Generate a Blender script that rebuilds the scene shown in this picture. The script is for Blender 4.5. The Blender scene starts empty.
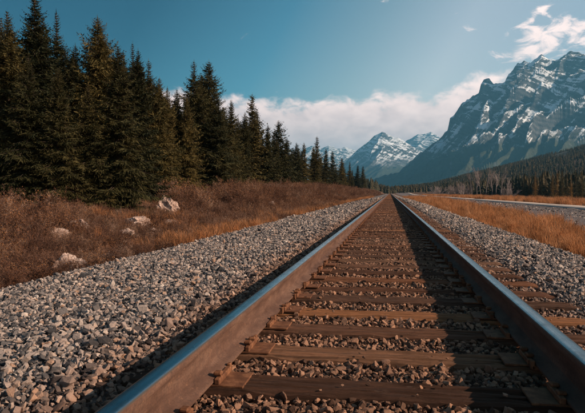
import bpy, bmesh, math
import numpy as np
from mathutils import Vector, Matrix

# ------------------------------------------------------------------ scene, camera, sky, sun, exposure
S = bpy.context.scene
COL = S.collection
R = math.radians
F_PX, CX, CY = 570.0, 292.5, 206.5          # focal length and centre in pixels of the 585 x 413 photograph
YAW, PITCH = 9.7, 1.36                      # the camera looks left of the track and slightly down
CAM = np.array((0.03, 0.0, 0.80))           # z = 0 is the top of the ties, y runs along the track

cam = bpy.data.cameras.new('camera')
cam_o = bpy.data.objects.new('camera', cam); COL.objects.link(cam_o)
cam.sensor_width = 36.0; cam.lens = 36.0 * F_PX / 585.0
cam.clip_start = 0.05; cam.clip_end = 90000.0
cam_o.location = CAM; cam_o.rotation_euler = (R(90 - PITCH), 0, R(YAW))
S.camera = cam_o

SUN_AZ, SUN_EL = 97.0, 26.0                 # degrees to the right of the track direction, above the horizon
world = bpy.data.worlds.new('World'); S.world = world; world.use_nodes = True
SKY_STRENGTH = 0.05
sun = bpy.data.lights.new('sun', 'SUN'); sun.energy = 5.0; sun.angle = R(0.5); sun.color = (1.0, 0.75, 0.55)
sun_o = bpy.data.objects.new('sun', sun); COL.objects.link(sun_o)
_sd = Vector((math.sin(R(SUN_AZ)) * math.cos(R(SUN_EL)), math.cos(R(SUN_AZ)) * math.cos(R(SUN_EL)), math.sin(R(SUN_EL))))
sun_o.rotation_euler = _sd.to_track_quat('Z', 'Y').to_euler()
sun_o.location = (30, 0, 40)

S.view_settings.view_transform = 'Standard'; S.view_settings.look = 'None'
S.view_settings.exposure = 0.82; S.view_settings.gamma = 1.0
S.view_settings.use_curve_mapping = False
S.render.engine = 'CYCLES'
S.cycles.use_denoising = True
S.cycles.max_bounces = 5; S.cycles.diffuse_bounces = 2; S.cycles.glossy_bounces = 3
S.cycles.transmission_bounces = 3; S.cycles.volume_bounces = 0
S.cycles.volume_max_steps = 64


class Nodes:
    """Small helper that writes shader nodes."""
    def __init__(self, tree):
        self.t = tree; self.t.nodes.clear()
    def n(self, kind, **kw):
        x = self.t.nodes.new(kind)
        for k, v in kw.items():
            if k.startswith('i_'):
                x.inputs[k[2:].replace('__', ' ')].default_value = v
            else:
                setattr(x, k, v)
        return x
    def link(self, a, b): self.t.links.new(a, b)
    def put(self, sock, v):
        if isinstance(v, bpy.types.NodeSocket): self.link(v, sock)
        elif v is not None: sock.default_value = v
    def m(self, op, a, b=None, c=None, clamp=False):
        x = self.n('ShaderNodeMath', operation=op, use_clamp=clamp)
        for i, v in enumerate((a, b, c)):
            if v is not None: self.put(x.inputs[i], v)
        return x.outputs[0]
    def ss(self, v, lo, hi, a=0.0, b=1.0):
        x = self.n('ShaderNodeMapRange', interpolation_type='SMOOTHSTEP')
        self.put(x.inputs['Value'], v)
        for k, q in (('From Min', lo), ('From Max', hi), ('To Min', a), ('To Max', b)): self.put(x.inputs[k], q)
        return x.outputs[0]
    def mix(self, f, a, b, blend='MIX'):
        x = self.n('ShaderNodeMix', data_type='RGBA', blend_type=blend)
        self.put(x.inputs[0], f)
        for s, v in ((x.inputs[6], a), (x.inputs[7], b)):
            if not isinstance(v, bpy.types.NodeSocket) and len(v) == 3: v = (*v, 1)
            self.put(s, v)
        return x.outputs[2]
    def noise(self, vec=None, scale=5.0, detail=4.0, rough=0.55, dist=0.0):
        x = self.n('ShaderNodeTexNoise'); x.inputs['Scale'].default_value = scale
        x.inputs['Detail'].default_value = detail; x.inputs['Roughness'].default_value = rough
        x.inputs['Distortion'].default_value = dist
        if vec is not None: self.link(vec, x.inputs['Vector'])
        return x.outputs['Fac']
    def ramp(self, f, stops, mode='LINEAR'):
        x = self.n('ShaderNodeValToRGB'); e = x.color_ramp.elements; x.color_ramp.interpolation = mode
        while len(e) < len(stops): e.new(0.5)
        for k, (p, c) in zip(e, stops): k.position = p; k.color = (*c, 1)
        self.link(f, x.inputs[0]); return x.outputs[0]
    def scale(self, vec, s):
        x = self.n('ShaderNodeVectorMath', operation='MULTIPLY'); self.link(vec, x.inputs[0]); x.inputs[1].default_value = s
        return x.outputs[0]
    def bump(self, h, strength=0.5, dist=0.02):
        x = self.n('ShaderNodeBump'); x.inputs['Strength'].default_value = strength; x.inputs['Distance'].default_value = dist
        self.link(h, x.inputs['Height']); return x.outputs[0]


# the sky: Nishita air plus a bank of cloud low over the mountains and a few wisps, all laid out by direction
w = Nodes(world.node_tree)
sky = w.n('ShaderNodeTexSky', sky_type='NISHITA', sun_disc=False)
sky.sun_elevation = R(SUN_EL); sky.sun_rotation = R(SUN_AZ)
sky.altitude = 1400; sky.air_density = 1.0; sky.dust_density = 0.6; sky.ozone_density = 1.6
tc = w.n('ShaderNodeTexCoord').outputs['Generated']
sp = w.n('ShaderNodeSeparateXYZ'); w.link(tc, sp.inputs[0])
el = w.m('MULTIPLY', w.m('ARCSINE', sp.outputs[2]), 57.2958)
az = w.m('MULTIPLY', w.m('ARCTAN2', sp.outputs[0], sp.outputs[1]), 57.2958)      # degrees right of the track
cc = w.n('ShaderNodeCombineXYZ'); w.link(az, cc.inputs[0]); w.link(w.m('MULTIPLY', el, 1.7), cc.inputs[1])
n_big = w.noise(cc.outputs[0], 0.10, 3.0, 0.5)
n_fine = w.noise(cc.outputs[0], 0.42, 8.0, 0.58, 0.3)
n_wisp = w.noise(w.scale(cc.outputs[0], (0.8, 1.0, 1.0)), 0.5, 8.0, 0.62, 0.6)
top = w.m('ADD', w.m('MULTIPLY', w.m('SUBTRACT', n_big, 0.5), 3.0), 9.5)
top = w.m('ADD', top, w.m('MULTIPLY', w.ss(az, 3.5, 9.5), 1.9))
puff = w.m('MULTIPLY', w.m('SUBTRACT', n_fine, 0.5), 4.0)
bank = w.ss(w.m('ADD', w.m('SUBTRACT', top, el), puff), -0.35, 1.1)
def bump_at(a0, e0, ra, re_, tilt=0.0):
    da = w.m('SUBTRACT', az, a0); de = w.m('SUBTRACT', w.m('SUBTRACT', el, e0), w.m('MULTIPLY', da, tilt))
    q = w.m('ADD', w.m('POWER', w.m('ABSOLUTE', w.m('DIVIDE', da, ra)), 2.0), w.m('POWER', w.m('ABSOLUTE', w.m('DIVIDE', de, re_)), 2.0))
    return w.m('EXPONENT', w.m('MULTIPLY', q, -1.0))
bumps = bump_at(13.6, 13.6, 3.6, 2.0, 0.25)
for b in ((17.5, 13.6, 4.0, 2.2, 0.1), (12.8, 15.6, 2.2, 0.8, 0.6), (22.0, 15.0, 6.0, 3.0, 0.1), (6.8, 15.6, 1.9, 0.6, -0.05), (0.6, 19.2, 2.0, 0.7, 0.3)):
    bumps = w.m('MAXIMUM', bumps, w.m('MULTIPLY', bump_at(*b), 0.85 if b[0] > 10 else 0.5))
wisps = w.ss(w.m('ADD', w.m('MULTIPLY', bumps, 0.56), w.m('MULTIPLY', w.m('SUBTRACT', n_wisp, 0.5), 1.5)), 0.25, 0.58)
cover = w.m('MULTIPLY', w.m('MAXIMUM', bank, w.m('MULTIPLY', wisps, 0.85)), 0.95)
shade = w.ss(w.m('ADD', w.m('MULTIPLY', n_fine, 0.8), w.m('MULTIPLY', el, 0.025)), 0.35, 0.78)
cloud = w.mix(shade, (14.5, 10.9, 10.0), (21.0, 15.8, 14.0))
dt = w.n('ShaderNodeVectorMath', operation='DOT_PRODUCT'); w.link(tc, dt.inputs[0]); dt.inputs[1].default_value = _sd
deep = w.m('SUBTRACT', dt.outputs['Value'], w.m('MULTIPLY', w.m('SUBTRACT', el, 18.0), 0.017))   # paler towards the sun and low down, deeper away from it and overhead
deep = w.m('ADD', w.m('MULTIPLY', deep, 0.5), 0.5, clamp=True)
air = w.mix(1.0, sky.outputs[0], w.ramp(deep, [(.0, (.05, .33, .38)), (.35, (.055, .42, .47)), (.445, (.52, 1.18, 1.10)), (.515, (2.1, 1.95, 1.45)), (.58, (4.0, 2.8, 1.95)), (.72, (2.0, 1.7, 1.35)), (1.0, (.8, .8, .72))]), 'MULTIPLY')
bg = w.n('ShaderNodeBackground'); bg.inputs['Strength'].default_value = SKY_STRENGTH
w.link(w.mix(cover, air, cloud), bg.inputs['Color'])
wo = w.n('ShaderNodeOutputWorld'); w.link(bg.outputs[0], wo.inputs[0])

# ------------------------------------------------------------------ helpers
rng = np.random.default_rng(7)

def hash2(ix, iy, seed):
    h = (ix.astype(np.int64) * 374761393 + iy.astype(np.int64) * 668265263 + seed * 1442695041) & 0x7fffffff
    h = ((h ^ (h >> 13)) * 1274126177) & 0x7fffffff
    return ((h ^ (h >> 16)) & 0xffff) / 65535.0

def perlin(x, y, seed=0):
    x = np.asarray(x, float); y = np.asarray(y, float)
    ix = np.floor(x); iy = np.floor(y); fx = x - ix; fy = y - iy
    u = fx * fx * fx * (fx * (fx * 6 - 15) + 10); v = fy * fy * fy * (fy * (fy * 6 - 15) + 10)
    def g(dx, dy):
        a = hash2(ix + dx, iy + dy, seed) * 6.2831853
        return np.cos(a) * (fx - dx) + np.sin(a) * (fy - dy)
    return ((1 - v) * ((1 - u) * g(0, 0) + u * g(1, 0)) + v * ((1 - u) * g(0, 1) + u * g(1, 1))) * 1.5

def fbm(x, y, octv=4, seed=0, gain=0.5):
    s = 0; a = 1.0; t = 0
    for k in range(octv):
        s = s + a * perlin(x * 2 ** k + 17.3 * k, y * 2 ** k - 9.1 * k, seed + k); t += a; a *= gain
    return s / t

def ridged(x, y, octv=4, seed=0, gain=0.5):
    s = 0; a = 1.0; t = 0
    for k in range(octv):
        s = s + a * (1 - np.abs(perlin(x * 2 ** k + 5.7 * k, y * 2 ** k + 3.3 * k, seed + k)) * 2); t += a; a *= gain
    return s / t

def smooth(lo, hi, x):
    t = np.clip((x - lo) / (hi - lo), 0, 1); return t * t * (3 - 2 * t)

def mesh(name, v, f, mats=(), smooth_=False, mat_idx=None):
    """v (N,3); f an (M,3) or (M,4) array or a list of both"""
    fl = [np.asarray(q, dtype=np.int32) for q in (f if isinstance(f, list) else [f])]
    me = bpy.data.meshes.new(name)
    v = np.asarray(v, dtype=np.float32)
    loops = np.concatenate([q.ravel() for q in fl])
    tot = np.concatenate([np.full(len(q), q.shape[1], np.int32) for q in fl])
    me.vertices.add(len(v)); me.vertices.foreach_set('co', v.ravel())
    me.loops.add(len(loops)); me.loops.foreach_set('vertex_index', loops)
    me.polygons.add(len(tot)); me.polygons.foreach_set('loop_start', np.concatenate(([0], np.cumsum(tot)[:-1])).astype(np.int32))
    me.polygons.foreach_set('loop_total', tot)
    me.polygons.foreach_set('use_smooth', np.full(len(tot), smooth_, bool))
    if mat_idx is not None: me.polygons.foreach_set('material_index', np.asarray(mat_idx, np.int32))
    me.update(calc_edges=True); me.validate()
    for q in mats: me.materials.append(q)
    return me

def obj(name, me, parent=None, loc=(0, 0, 0), rot=(0, 0, 0), scl=(1, 1, 1)):
    o = bpy.data.objects.new(name, me); COL.objects.link(o)
    o.location = loc; o.rotation_euler = rot; o.scale = scl
    if parent is not None: o.parent = parent
    return o

def tag(o, label=None, cat=None, group=None, kind=None):
    for k, q in (('label', label), ('category', cat), ('group', group), ('kind', kind)):
        if q: o[k] = q
    return o

def grid_faces(nu, nv):
    i = np.arange(nu * nv).reshape(nu, nv)
    return np.stack((i[:-1, :-1], i[1:, :-1], i[1:, 1:], i[:-1, 1:]), -1).reshape(-1, 4)

def px_dir(px, py):
    """direction of a photograph pixel (585 x 413) in the world"""
    m = cam_o.rotation_euler.to_matrix()
    d = m @ Vector(((px - CX) / F_PX, (CY - py) / F_PX, -1.0))
    return np.array(d)

def px_at_lateral(px, x):
    """where the upright plane x = const meets the upright plane through a pixel column (distance along the track)"""
    d = px_dir(px, 193.0); return (x - CAM[0]) / d[0] * d[1]

def top_height(px, py, x, y):
    """world height of what shows at row py when it stands at (x, y)"""
    d = px_dir(px, py); k = math.hypot(x - CAM[0], y) / math.hypot(d[0], d[1]); return CAM[2] + d[2] * k

def in_view(p, margin=1.05, pad=1.2):
    m = np.array(cam_o.rotation_euler.to_matrix()).T
    q = (p - CAM) @ m.T
    z = np.maximum(-q[:, 2], .2); ok = -q[:, 2] > 0.2 - pad
    return ok & (np.abs(q[:, 0]) < z * 292.5 / F_PX * margin + pad) & (np.abs(q[:, 1]) < z * 206.5 / F_PX * margin + pad * .6), z

_hidden = {}
def scatter(name, sources, pos, rot, scl, idx, parent=None):
    """one object of kind stuff: instances of the source meshes on points"""
    me = bpy.data.meshes.new(name); n = len(pos)
    me.vertices.add(n); me.vertices.foreach_set('co', np.asarray(pos, np.float32).ravel())
    for nm, typ, fld, a in (('rot', 'FLOAT_VECTOR', 'vector', rot), ('scl', 'FLOAT_VECTOR', 'vector', scl), ('idx', 'INT', 'value', idx)):
        at = me.attributes.new(nm, typ, 'POINT'); at.data.foreach_set(fld, np.asarray(a, np.int32 if typ == 'INT' else np.float32).ravel())
    key = tuple(s.name for s in sources)
    if key not in _hidden:
        c = bpy.data.collections.new('source_' + name)
        for i, s in enumerate(sources):
            c.objects.link(bpy.data.objects.new('%s_piece_%03d' % (name, i), s))
        _hidden[key] = c
    c = _hidden[key]
    ng = bpy.data.node_groups.new('scatter_' + name, 'GeometryNodeTree')
    ng.interface.new_socket('Geometry', in_out='INPUT', socket_type='NodeSocketGeometry')
    ng.interface.new_socket('Geometry', in_out='OUTPUT', socket_type='NodeSocketGeometry')
    N = ng.nodes; L = ng.links
    gi = N.new('NodeGroupInput'); go = N.new('NodeGroupOutput'); ip = N.new('GeometryNodeInstanceOnPoints')
    ci = N.new('GeometryNodeCollectionInfo'); ci.inputs['Collection'].default_value = c
    ci.inputs['Separate Children'].default_value = True; ci.inputs['Reset Children'].default_value = True
    def at(nm, typ):
        a = N.new('GeometryNodeInputNamedAttribute'); a.data_type = typ; a.inputs['Name'].default_value = nm; return a.outputs['Attribute']
    er = N.new('FunctionNodeEulerToRotation')
    L.new(at('rot', 'FLOAT_VECTOR'), er.inputs[0]); L.new(er.outputs[0], ip.inputs['Rotation'])
    L.new(at('scl', 'FLOAT_VECTOR'), ip.inputs['Scale']); L.new(at('idx', 'INT'), ip.inputs['Instance Index'])
    ip.inputs['Pick Instance'].default_value = True
    L.new(gi.outputs[0], ip.inputs['Points']); L.new(ci.outputs[0], ip.inputs['Instance']); L.new(ip.outputs[0], go.inputs[0])
    o = obj(name, me, parent); md = o.modifiers.new('scatter', 'NODES'); md.node_group = ng
    o['kind'] = 'stuff'
    return o

def material(name):
    m = bpy.data.materials.new(name); m.use_nodes = True
    k = Nodes(m.node_tree)
    k.b = k.n('ShaderNodeBsdfPrincipled'); k.o = k.n('ShaderNodeOutputMaterial'); k.link(k.b.outputs[0], k.o.inputs[0])
    k.b.inputs['Specular IOR Level'].default_value = 0.12
    k.mat = m
    return k

def fin(k, col=None, rough=None, metal=None, normal=None):
    if col is not None: k.put(k.b.inputs['Base Color'], col if isinstance(col, bpy.types.NodeSocket) else (*col, 1))
    if rough is not None: k.put(k.b.inputs['Roughness'], rough)
    if metal is not None: k.put(k.b.inputs['Metallic'], metal)
    if normal is not None: k.link(normal, k.b.inputs['Normal'])
    return k.mat

# ------------------------------------------------------------------ materials
MAT = {}
def build_materials():
    # crushed stone
    k = material('ballast_stone'); g = k.n('ShaderNodeNewGeometry'); oi = k.n('ShaderNodeObjectInfo')
    to = k.n('ShaderNodeTexCoord').outputs['Object']
    c = k.ramp(oi.outputs['Random'], [(0.0, (.04, .042, .047)), (.22, (.095, .095, .10)), (.42, (.20, .185, .18)), (.6, (.33, .27, .245)), (.82, (.42, .37, .335)), (.93, (.32, .20, .14)), (1.0, (.60, .54, .49))])
    n1 = k.noise(g.outputs['Position'], 70.0, 6.0, 0.75); c = k.mix(0.75, c, k.ramp(n1, [(.25, (.35, .35, .36)), (.75, (1.35, 1.3, 1.25))]), 'MULTIPLY')
    sx = k.n('ShaderNodeSeparateXYZ'); k.link(g.outputs['Position'], sx.inputs[0])
    ax = k.m('ADD', k.m('ABSOLUTE', sx.outputs[0]), k.m('MULTIPLY', k.noise(g.outputs['Position'], 2.2, 3.0), 0.5))
    rust = k.ss(ax, 1.15, 1.8, 0.9, 0.10)                       # brake dust and rust between the rails
    c = k.mix(rust, c, k.mix(oi.outputs['Random'], (.030, .015, .010), (.34, .175, .105)))
    MAT['stone'] = fin(k, c, 0.9, normal=k.bump(n1, 0.8, 0.008))
    # the bed under the loose stones
    k = material('ballast_bed'); g = k.n('ShaderNodeNewGeometry')
    vo = k.n('ShaderNodeTexVoronoi'); vo.inputs['Scale'].default_value = 17.0; k.link(g.outputs['Position'], vo.inputs['Vector'])
    sp_ = k.n('ShaderNodeSeparateXYZ'); k.link(vo.outputs['Color'], sp_.inputs[0])
    c = k.ramp(sp_.outputs[0], [(0, (.05, .05, .055)), (.35, (.14, .135, .135)), (.7, (.25, .22, .20)), (1, (.40, .36, .33))])
    sx = k.n('ShaderNodeSeparateXYZ'); k.link(g.outputs['Position'], sx.inputs[0])
    rust = k.ss(k.m('ABSOLUTE', sx.outputs[0]), 1.0, 1.7, 0.65, 0.05)
    c = k.mix(rust, c, (.075, .038, .024))
    MAT['bed'] = fin(k, c, 0.9, normal=k.bump(vo.outputs['Distance'], 1.0, -0.03))
    # rail
    k = material('rail_polished'); g = k.n('ShaderNodeNewGeometry')
    n1 = k.noise(k.scale(g.outputs['Position'], (60, 1.2, 60)), 1.0, 5.0, 0.6)
    n2 = k.noise(g.outputs['Position'], 9.0, 5.0, 0.65)
    MAT['rail_top'] = fin(k, k.mix(k.ss(n2, .45, .8), (.24, .30, .32), (.17, .18, .18)), k.ss(k.m('ADD', k.m('MULTIPLY', n1, .6), k.m('MULTIPLY', n2, .4)), .3, .75, .17, .38), 1.0)
    k = material('rail_dark_corner')  # darker band along the corner between rail crown and head side
    MAT['rail_corner'] = fin(k, (.10, .085, .075), 0.5, 0.6)
    k = material('rail_rust'); g = k.n('ShaderNodeNewGeometry')
    n1 = k.noise(k.scale(g.outputs['Position'], (1, .35, 2.2)), 9.0, 6.0, 0.65); n2 = k.noise(g.outputs['Position'], 130.0, 3.0, 0.6)
    c = k.ramp(n1, [(.28, (.055, .027, .018)), (.5, (.105, .056, .039)), (.72, (.165, .095, .066))])
    c = k.mix(k.ss(n2, .46, .7, 0, .6), c, (.045, .026, .02)); n5 = k.noise(k.scale(g.outputs['Position'], (1, .6, 1)), 38.0, 6.0, .75); c = k.mix(k.ss(n5, .56, .7, 0, .5), c, (.24, .12, .07))
    n3 = k.noise(k.scale(g.outputs['Position'], (2, 30, 1.2)), 1.6, 6.0, 0.7)
    c = k.mix(k.ss(n3, .45, .75, 0, .5), c, (.05, .033, .027))
    k.b.inputs['Specular IOR Level'].default_value = 0.15
    MAT['rail_rust'] = fin(k, c, 0.8, 0.0, k.bump(n2, 0.25, 0.002))
    k = material('plate_rust'); g = k.n('ShaderNodeNewGeometry'); oi = k.n('ShaderNodeObjectInfo')
    n1 = k.noise(g.outputs['Position'], 22.0, 6.0, 0.7)
    c = k.ramp(n1, [(.25, (.05, .022, .013)), (.5, (.13, .055, .028)), (.75, (.26, .12, .06))])
    MAT['plate'] = fin(k, c, 0.75, 0.0, k.bump(n1, 0.4, 0.004))
    # creosoted, weathered wood
    k = material('tie_wood'); to = k.n('ShaderNodeTexCoord').outputs['Object']; oi = k.n('ShaderNodeObjectInfo')
    off = k.n('ShaderNodeVectorMath', operation='ADD'); k.link(to, off.inputs[0])
    cb = k.n('ShaderNodeCombineXYZ'); k.link(k.m('MULTIPLY', oi.outputs['Random'], 37.0), cb.inputs[1]); k.link(cb.outputs[0], off.inputs[1])
    v = off.outputs[0]
    n1 = k.noise(k.scale(v, (1.2, 28, 28)), 1.6, 6.0, 0.65); n2 = k.noise(k.scale(v, (.8, 3, 3)), 3.0, 4.0, 0.6)
    base = k.ramp(oi.outputs['Random'], [(0, (.060, .030, .019)), (.3, (.108, .050, .030)), (.55, (.08, .045, .031)), (.75, (.155, .066, .034)), (.88, (.105, .066, .048)), (1, (.25, .108, .048))])
    c = k.mix(0.75, base, k.ramp(n1, [(.28, (.18, .17, .17)), (.5, (.95, .95, .95)), (.75, (1.9, 1.75, 1.7))]), 'MULTIPLY')
    c = k.mix(k.ss(n2, .58, .85, 0, .4), c, (.17, .115, .085))
    n4 = k.noise(k.scale(v, (1.5, 9, 9)), 9.0, 6.0, .75); c = k.mix(k.ss(n4, .55, .75, 0, .55), c, (.02, .013, .01)); c = k.mix(k.ss(n4, .42, .28, 0, .5), c, (.17, .125, .10))
    MAT['wood'] = fin(k, c, 0.9, normal=k.bump(k.m('ADD', n1, n4), 1.0, 0.010))
    # ground cover, soil, verge, road
    k = material('ground_soil'); g = k.n('ShaderNodeNewGeometry'); sx = k.n('ShaderNodeSeparateXYZ'); k.link(g.outputs['Position'], sx.inputs[0])
    n1 = k.noise(g.outputs['Position'], 0.35, 6.0, 0.65); n2 = k.noise(g.outputs['Position'], 4.5, 6.0, 0.7)
    soil = k.ramp(n2, [(.25, (.035, .022, .016)), (.5, (.085, .05, .034)), (.75, (.17, .10, .065))])
    dry = k.ramp(n2, [(.25, (.07, .035, .02)), (.6, (.14, .075, .042)), (.8, (.20, .115, .065))])
    c = k.mix(k.ss(n1, .4, .65), soil, dry)
    xr = k.m('ADD', sx.outputs[0], k.m('MULTIPLY', k.m('SUBTRACT', n1, .5), 3.0))
    gr_n = k.noise(k.scale(g.outputs['Position'], (1, .25, 1)), 1.2, 6.0, 0.7)
    grav = k.ramp(k.m('ADD', k.m('MULTIPLY', n2, .5), k.m('MULTIPLY', gr_n, .5)), [(.3, (.06, .052, .055)), (.5, (.13, .11, .108)), (.7, (.25, .21, .185))])
    gm = k.m('MULTIPLY', k.ss(xr, 6.3, 7.6), k.ss(xr, 22.5, 24.5, 1.0, 0.0))
    c = k.mix(gm, c, grav)
    far = k.m('MULTIPLY', k.ss(sx.outputs[1], 900, 1500), 0.8)
    c = k.mix(far, c, (.045, .045, .03))
    MAT['ground'] = fin(k, c, 0.95, normal=k.bump(k.m('ADD', n2, gr_n), 0.9, 0.09))
    k = material('road_asphalt'); g = k.n('ShaderNodeNewGeometry'); n1 = k.noise(g.outputs['Position'], 1.5, 5.0, .6)
    MAT['road'] = fin(k, k.ramp(n1, [(.3, (.28, .24, .215)), (.7, (.38, .33, .295))]), 0.8)
    # plants
    def plant(name, stops, scale=0.9, trans=0.25):
        k = material(name); g = k.n('ShaderNodeNewGeometry'); oi = k.n('ShaderNodeObjectInfo')
        n1 = k.noise(g.outputs['Position'], scale, 3.0, .6)
        f = k.m('ADD', k.m('MULTIPLY', n1, .6), k.m('MULTIPLY', oi.outputs['Random'], .4))
        c = k.ramp(f, stops); fin(k, c, 0.75)
        if trans:
            t = k.n('ShaderNodeBsdfTranslucent'); k.link(c, t.inputs[0]); ms = k.n('ShaderNodeMixShader'); ms.inputs[0].default_value = trans
            k.link(k.b.outputs[0], ms.inputs[1]); k.link(t.outputs[0], ms.inputs[2]); k.link(ms.outputs[0], k.o.inputs[0])
        return k.mat
    MAT['needles'] = plant('spruce_needles', [(.25, (.018, .022, .010)), (.5, (.046, .042, .016)), (.75, (.108, .080, .026))], 1.3, 0.18)
    MAT['needles_rust'] = plant('larch_needles', [(.25, (.09, .065, .02)), (.5, (.17, .10, .03)), (.75, (.26, .14, .04))], 0.5, 0.25)
    MAT['needles_far'] = plant('distant_needles', [(.25, (.016, .020, .012)), (.5, (.034, .032, .017)), (.8, (.08, .052, .022))], 0.02, 0.0)
    MAT['twig'] = plant('brush_twig', [(.25, (.032, .018, .014)), (.42, (.085, .044, .031)), (.56, (.145, .077, .052)), (.72, (.24, .16, .12))], 0.55, 0.1)
    MAT['leaf'] = plant('brush_leaf', [(.25, (.06, .027, .016)), (.45, (.17, .07, .032)), (.7, (.36, .16, .06))], 0.7, 0.3)
    MAT['grass'] = plant('dry_grass', [(.2, (.16, .075, .04)), (.4, (.33, .15, .065)), (.58, (.46, .195, .08)), (.8, (.58, .33, .18))], 0.8, 0.4)
    MAT['bare'] = plant('bare_branch', [(.25, (.17, .135, .13)), (.7, (.33, .27, .25))], 0.2, 0.0)
    k = material('bark'); g = k.n('ShaderNodeNewGeometry'); n1 = k.noise(k.scale(g.outputs['Position'], (4, 4, .8)), 4.0, 5.0, .7)
    MAT['bark'] = fin(k, k.ramp(n1, [(.3, (.035, .025, .02)), (.7, (.12, .085, .065))]), 0.9, normal=k.bump(n1, .7, .02))
    # boulders
    k = material('boulder_rock'); g = k.n('ShaderNodeNewGeometry'); n1 = k.noise(g.outputs['Position'], 3.0, 8.0, .7); n2 = k.noise(g.outputs['Position'], 16.0, 5.0, .7)
    c = k.ramp(n1, [(.3, (.16, .10, .078)), (.48, (.36, .25, .205)), (.68, (.56, .43, .365))])
    c = k.mix(k.ss(n2, .55, .75, 0, .6), c, (.19, .13, .10))
    MAT['rock'] = fin(k, c, 0.9, normal=k.bump(n2, .8, .04))
    # mountains
    def mountain_mat(name, snow_lo, tree_top, seed, snow_t):
        k = material(name); g = k.n('ShaderNodeNewGeometry'); p = g.outputs['Position']
        sx = k.n('ShaderNodeSeparateXYZ'); k.link(p, sx.inputs[0]); sn = k.n('ShaderNodeSeparateXYZ'); k.link(g.outputs['Normal'], sn.inputs[0])
        z = sx.outputs[2]; nz = sn.outputs[2]
        n1 = k.noise(k.scale(p, (.001, .001, .001)), 2.6 + seed, 6.0, .6); n2 = k.noise(k.scale(p, (.001, .001, .001)), 17.0, 6.0, .68)
        tilt = k.m('ADD', k.m('ADD', z, k.m('MULTIPLY', sx.outputs[0], .30)), k.m('MULTIPLY', n1, 160.0))
        band = k.m('SINE', k.m('MULTIPLY', tilt, .125)); band2 = k.m('SINE', k.m('MULTIPLY', tilt, .047))
        rock = k.ramp(k.m('ADD', k.m('MULTIPLY', n2, .7), k.m('MULTIPLY', band, .10)), [(.2, (.028, .034, .039)), (.4, (.062, .070, .078)), (.6, (.115, .122, .13))])
        cv = k.n('ShaderNodeCombineXYZ'); k.link(k.m('MULTIPLY', sx.outputs[0], .0011), cv.inputs[0]); k.link(k.m('MULTIPLY', sx.outputs[1], .0006), cv.inputs[1]); k.link(k.m('MULTIPLY', tilt, .0095), cv.inputs[2])
        beds = k.noise(cv.outputs[0], 2.3, 8.0, .68)
        cg = k.n('ShaderNodeCombineXYZ'); k.link(k.m('MULTIPLY', k.m('ADD', sx.outputs[0], k.m('MULTIPLY', z, -.95)), .0085), cg.inputs[0]); k.link(k.m('MULTIPLY', z, .0012), cg.inputs[2]); k.link(k.m('MULTIPLY', sx.outputs[1], .0012), cg.inputs[1])
        gully = k.noise(cg.outputs[0], 1.7, 8.0, .66)
        hi = k.ss(z, 500.0, 1100.0)
        s = k.m('ADD', k.m('MULTIPLY', k.m('SUBTRACT', beds, .5), k.m('ADD', .9, k.m('MULTIPLY', hi, 1.7))), k.m('MULTIPLY', k.m('SUBTRACT', gully, .5), k.m('SUBTRACT', 2.3, k.m('MULTIPLY', hi, 1.2))))
        s = k.m('ADD', k.m('ADD', s, k.m('MULTIPLY', k.m('SUBTRACT', nz, .6), .5)), k.m('ADD', k.m('MULTIPLY', k.m('SUBTRACT', n2, .5), .18), k.m('MULTIPLY', k.m('SUBTRACT', n1, .5), .5)))
        snow = k.m('MULTIPLY', k.ss(s, snow_t, snow_t + .12), k.ss(k.m('ADD', z, k.m('MULTIPLY', n1, 350.0)), snow_lo, snow_lo + 350.0))
        tr = k.ss(k.m('ADD', z, k.m('MULTIPLY', k.m('SUBTRACT', n2, .5), 420.0)), tree_top, tree_top - 130.0)
        tr = k.m('MULTIPLY', tr, k.ss(k.noise(k.scale(p, (.004, .001, .001)), 2.0, 4.0, .6), .72, .6))
        c = k.mix(snow, rock, (.68, .73, .78))
        c = k.mix(tr, c, k.ramp(k.noise(k.scale(p, (.02, .02, .02)), 1.6, 4.0, .7), [(.3, (.018, .026, .018)), (.7, (.055, .06, .035))]))
        return fin(k, c, 0.9, normal=k.bump(n2, 0.5, 45.0))
    MAT['mount'] = mountain_mat('mountain_rock_and_snow', 400.0, 500.0, 0.0, -.03)
    MAT['mount_far'] = mountain_mat('far_mountain_rock_and_snow', 640.0, 560.0, 0.7, .03)
build_materials()

# ------------------------------------------------------------------ the ground
def bed_z(x, y):
    """top of the ballast across the track (x), sunk 5 cm under the tie tops between the rails"""
    xs = np.array([-4.9, -4.4, -3.2, -2.2, -1.5, -1.12, -0.92, 0, 0.92, 1.25, 1.55, 1.9, 2.6, 3.4, 3.9])
    zs = np.array([-.55, -.33, -.17, -.05, .01, .005, -.034, -.025, -.025, -.032, -.012, -.04, -.17, -.36, -.60])
    wob = 0.03 * fbm(x * .5, y * .35, 3, 21)
    return np.interp(x, xs, zs) + wob * smooth(1.2, 2.0, np.abs(x))

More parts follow.
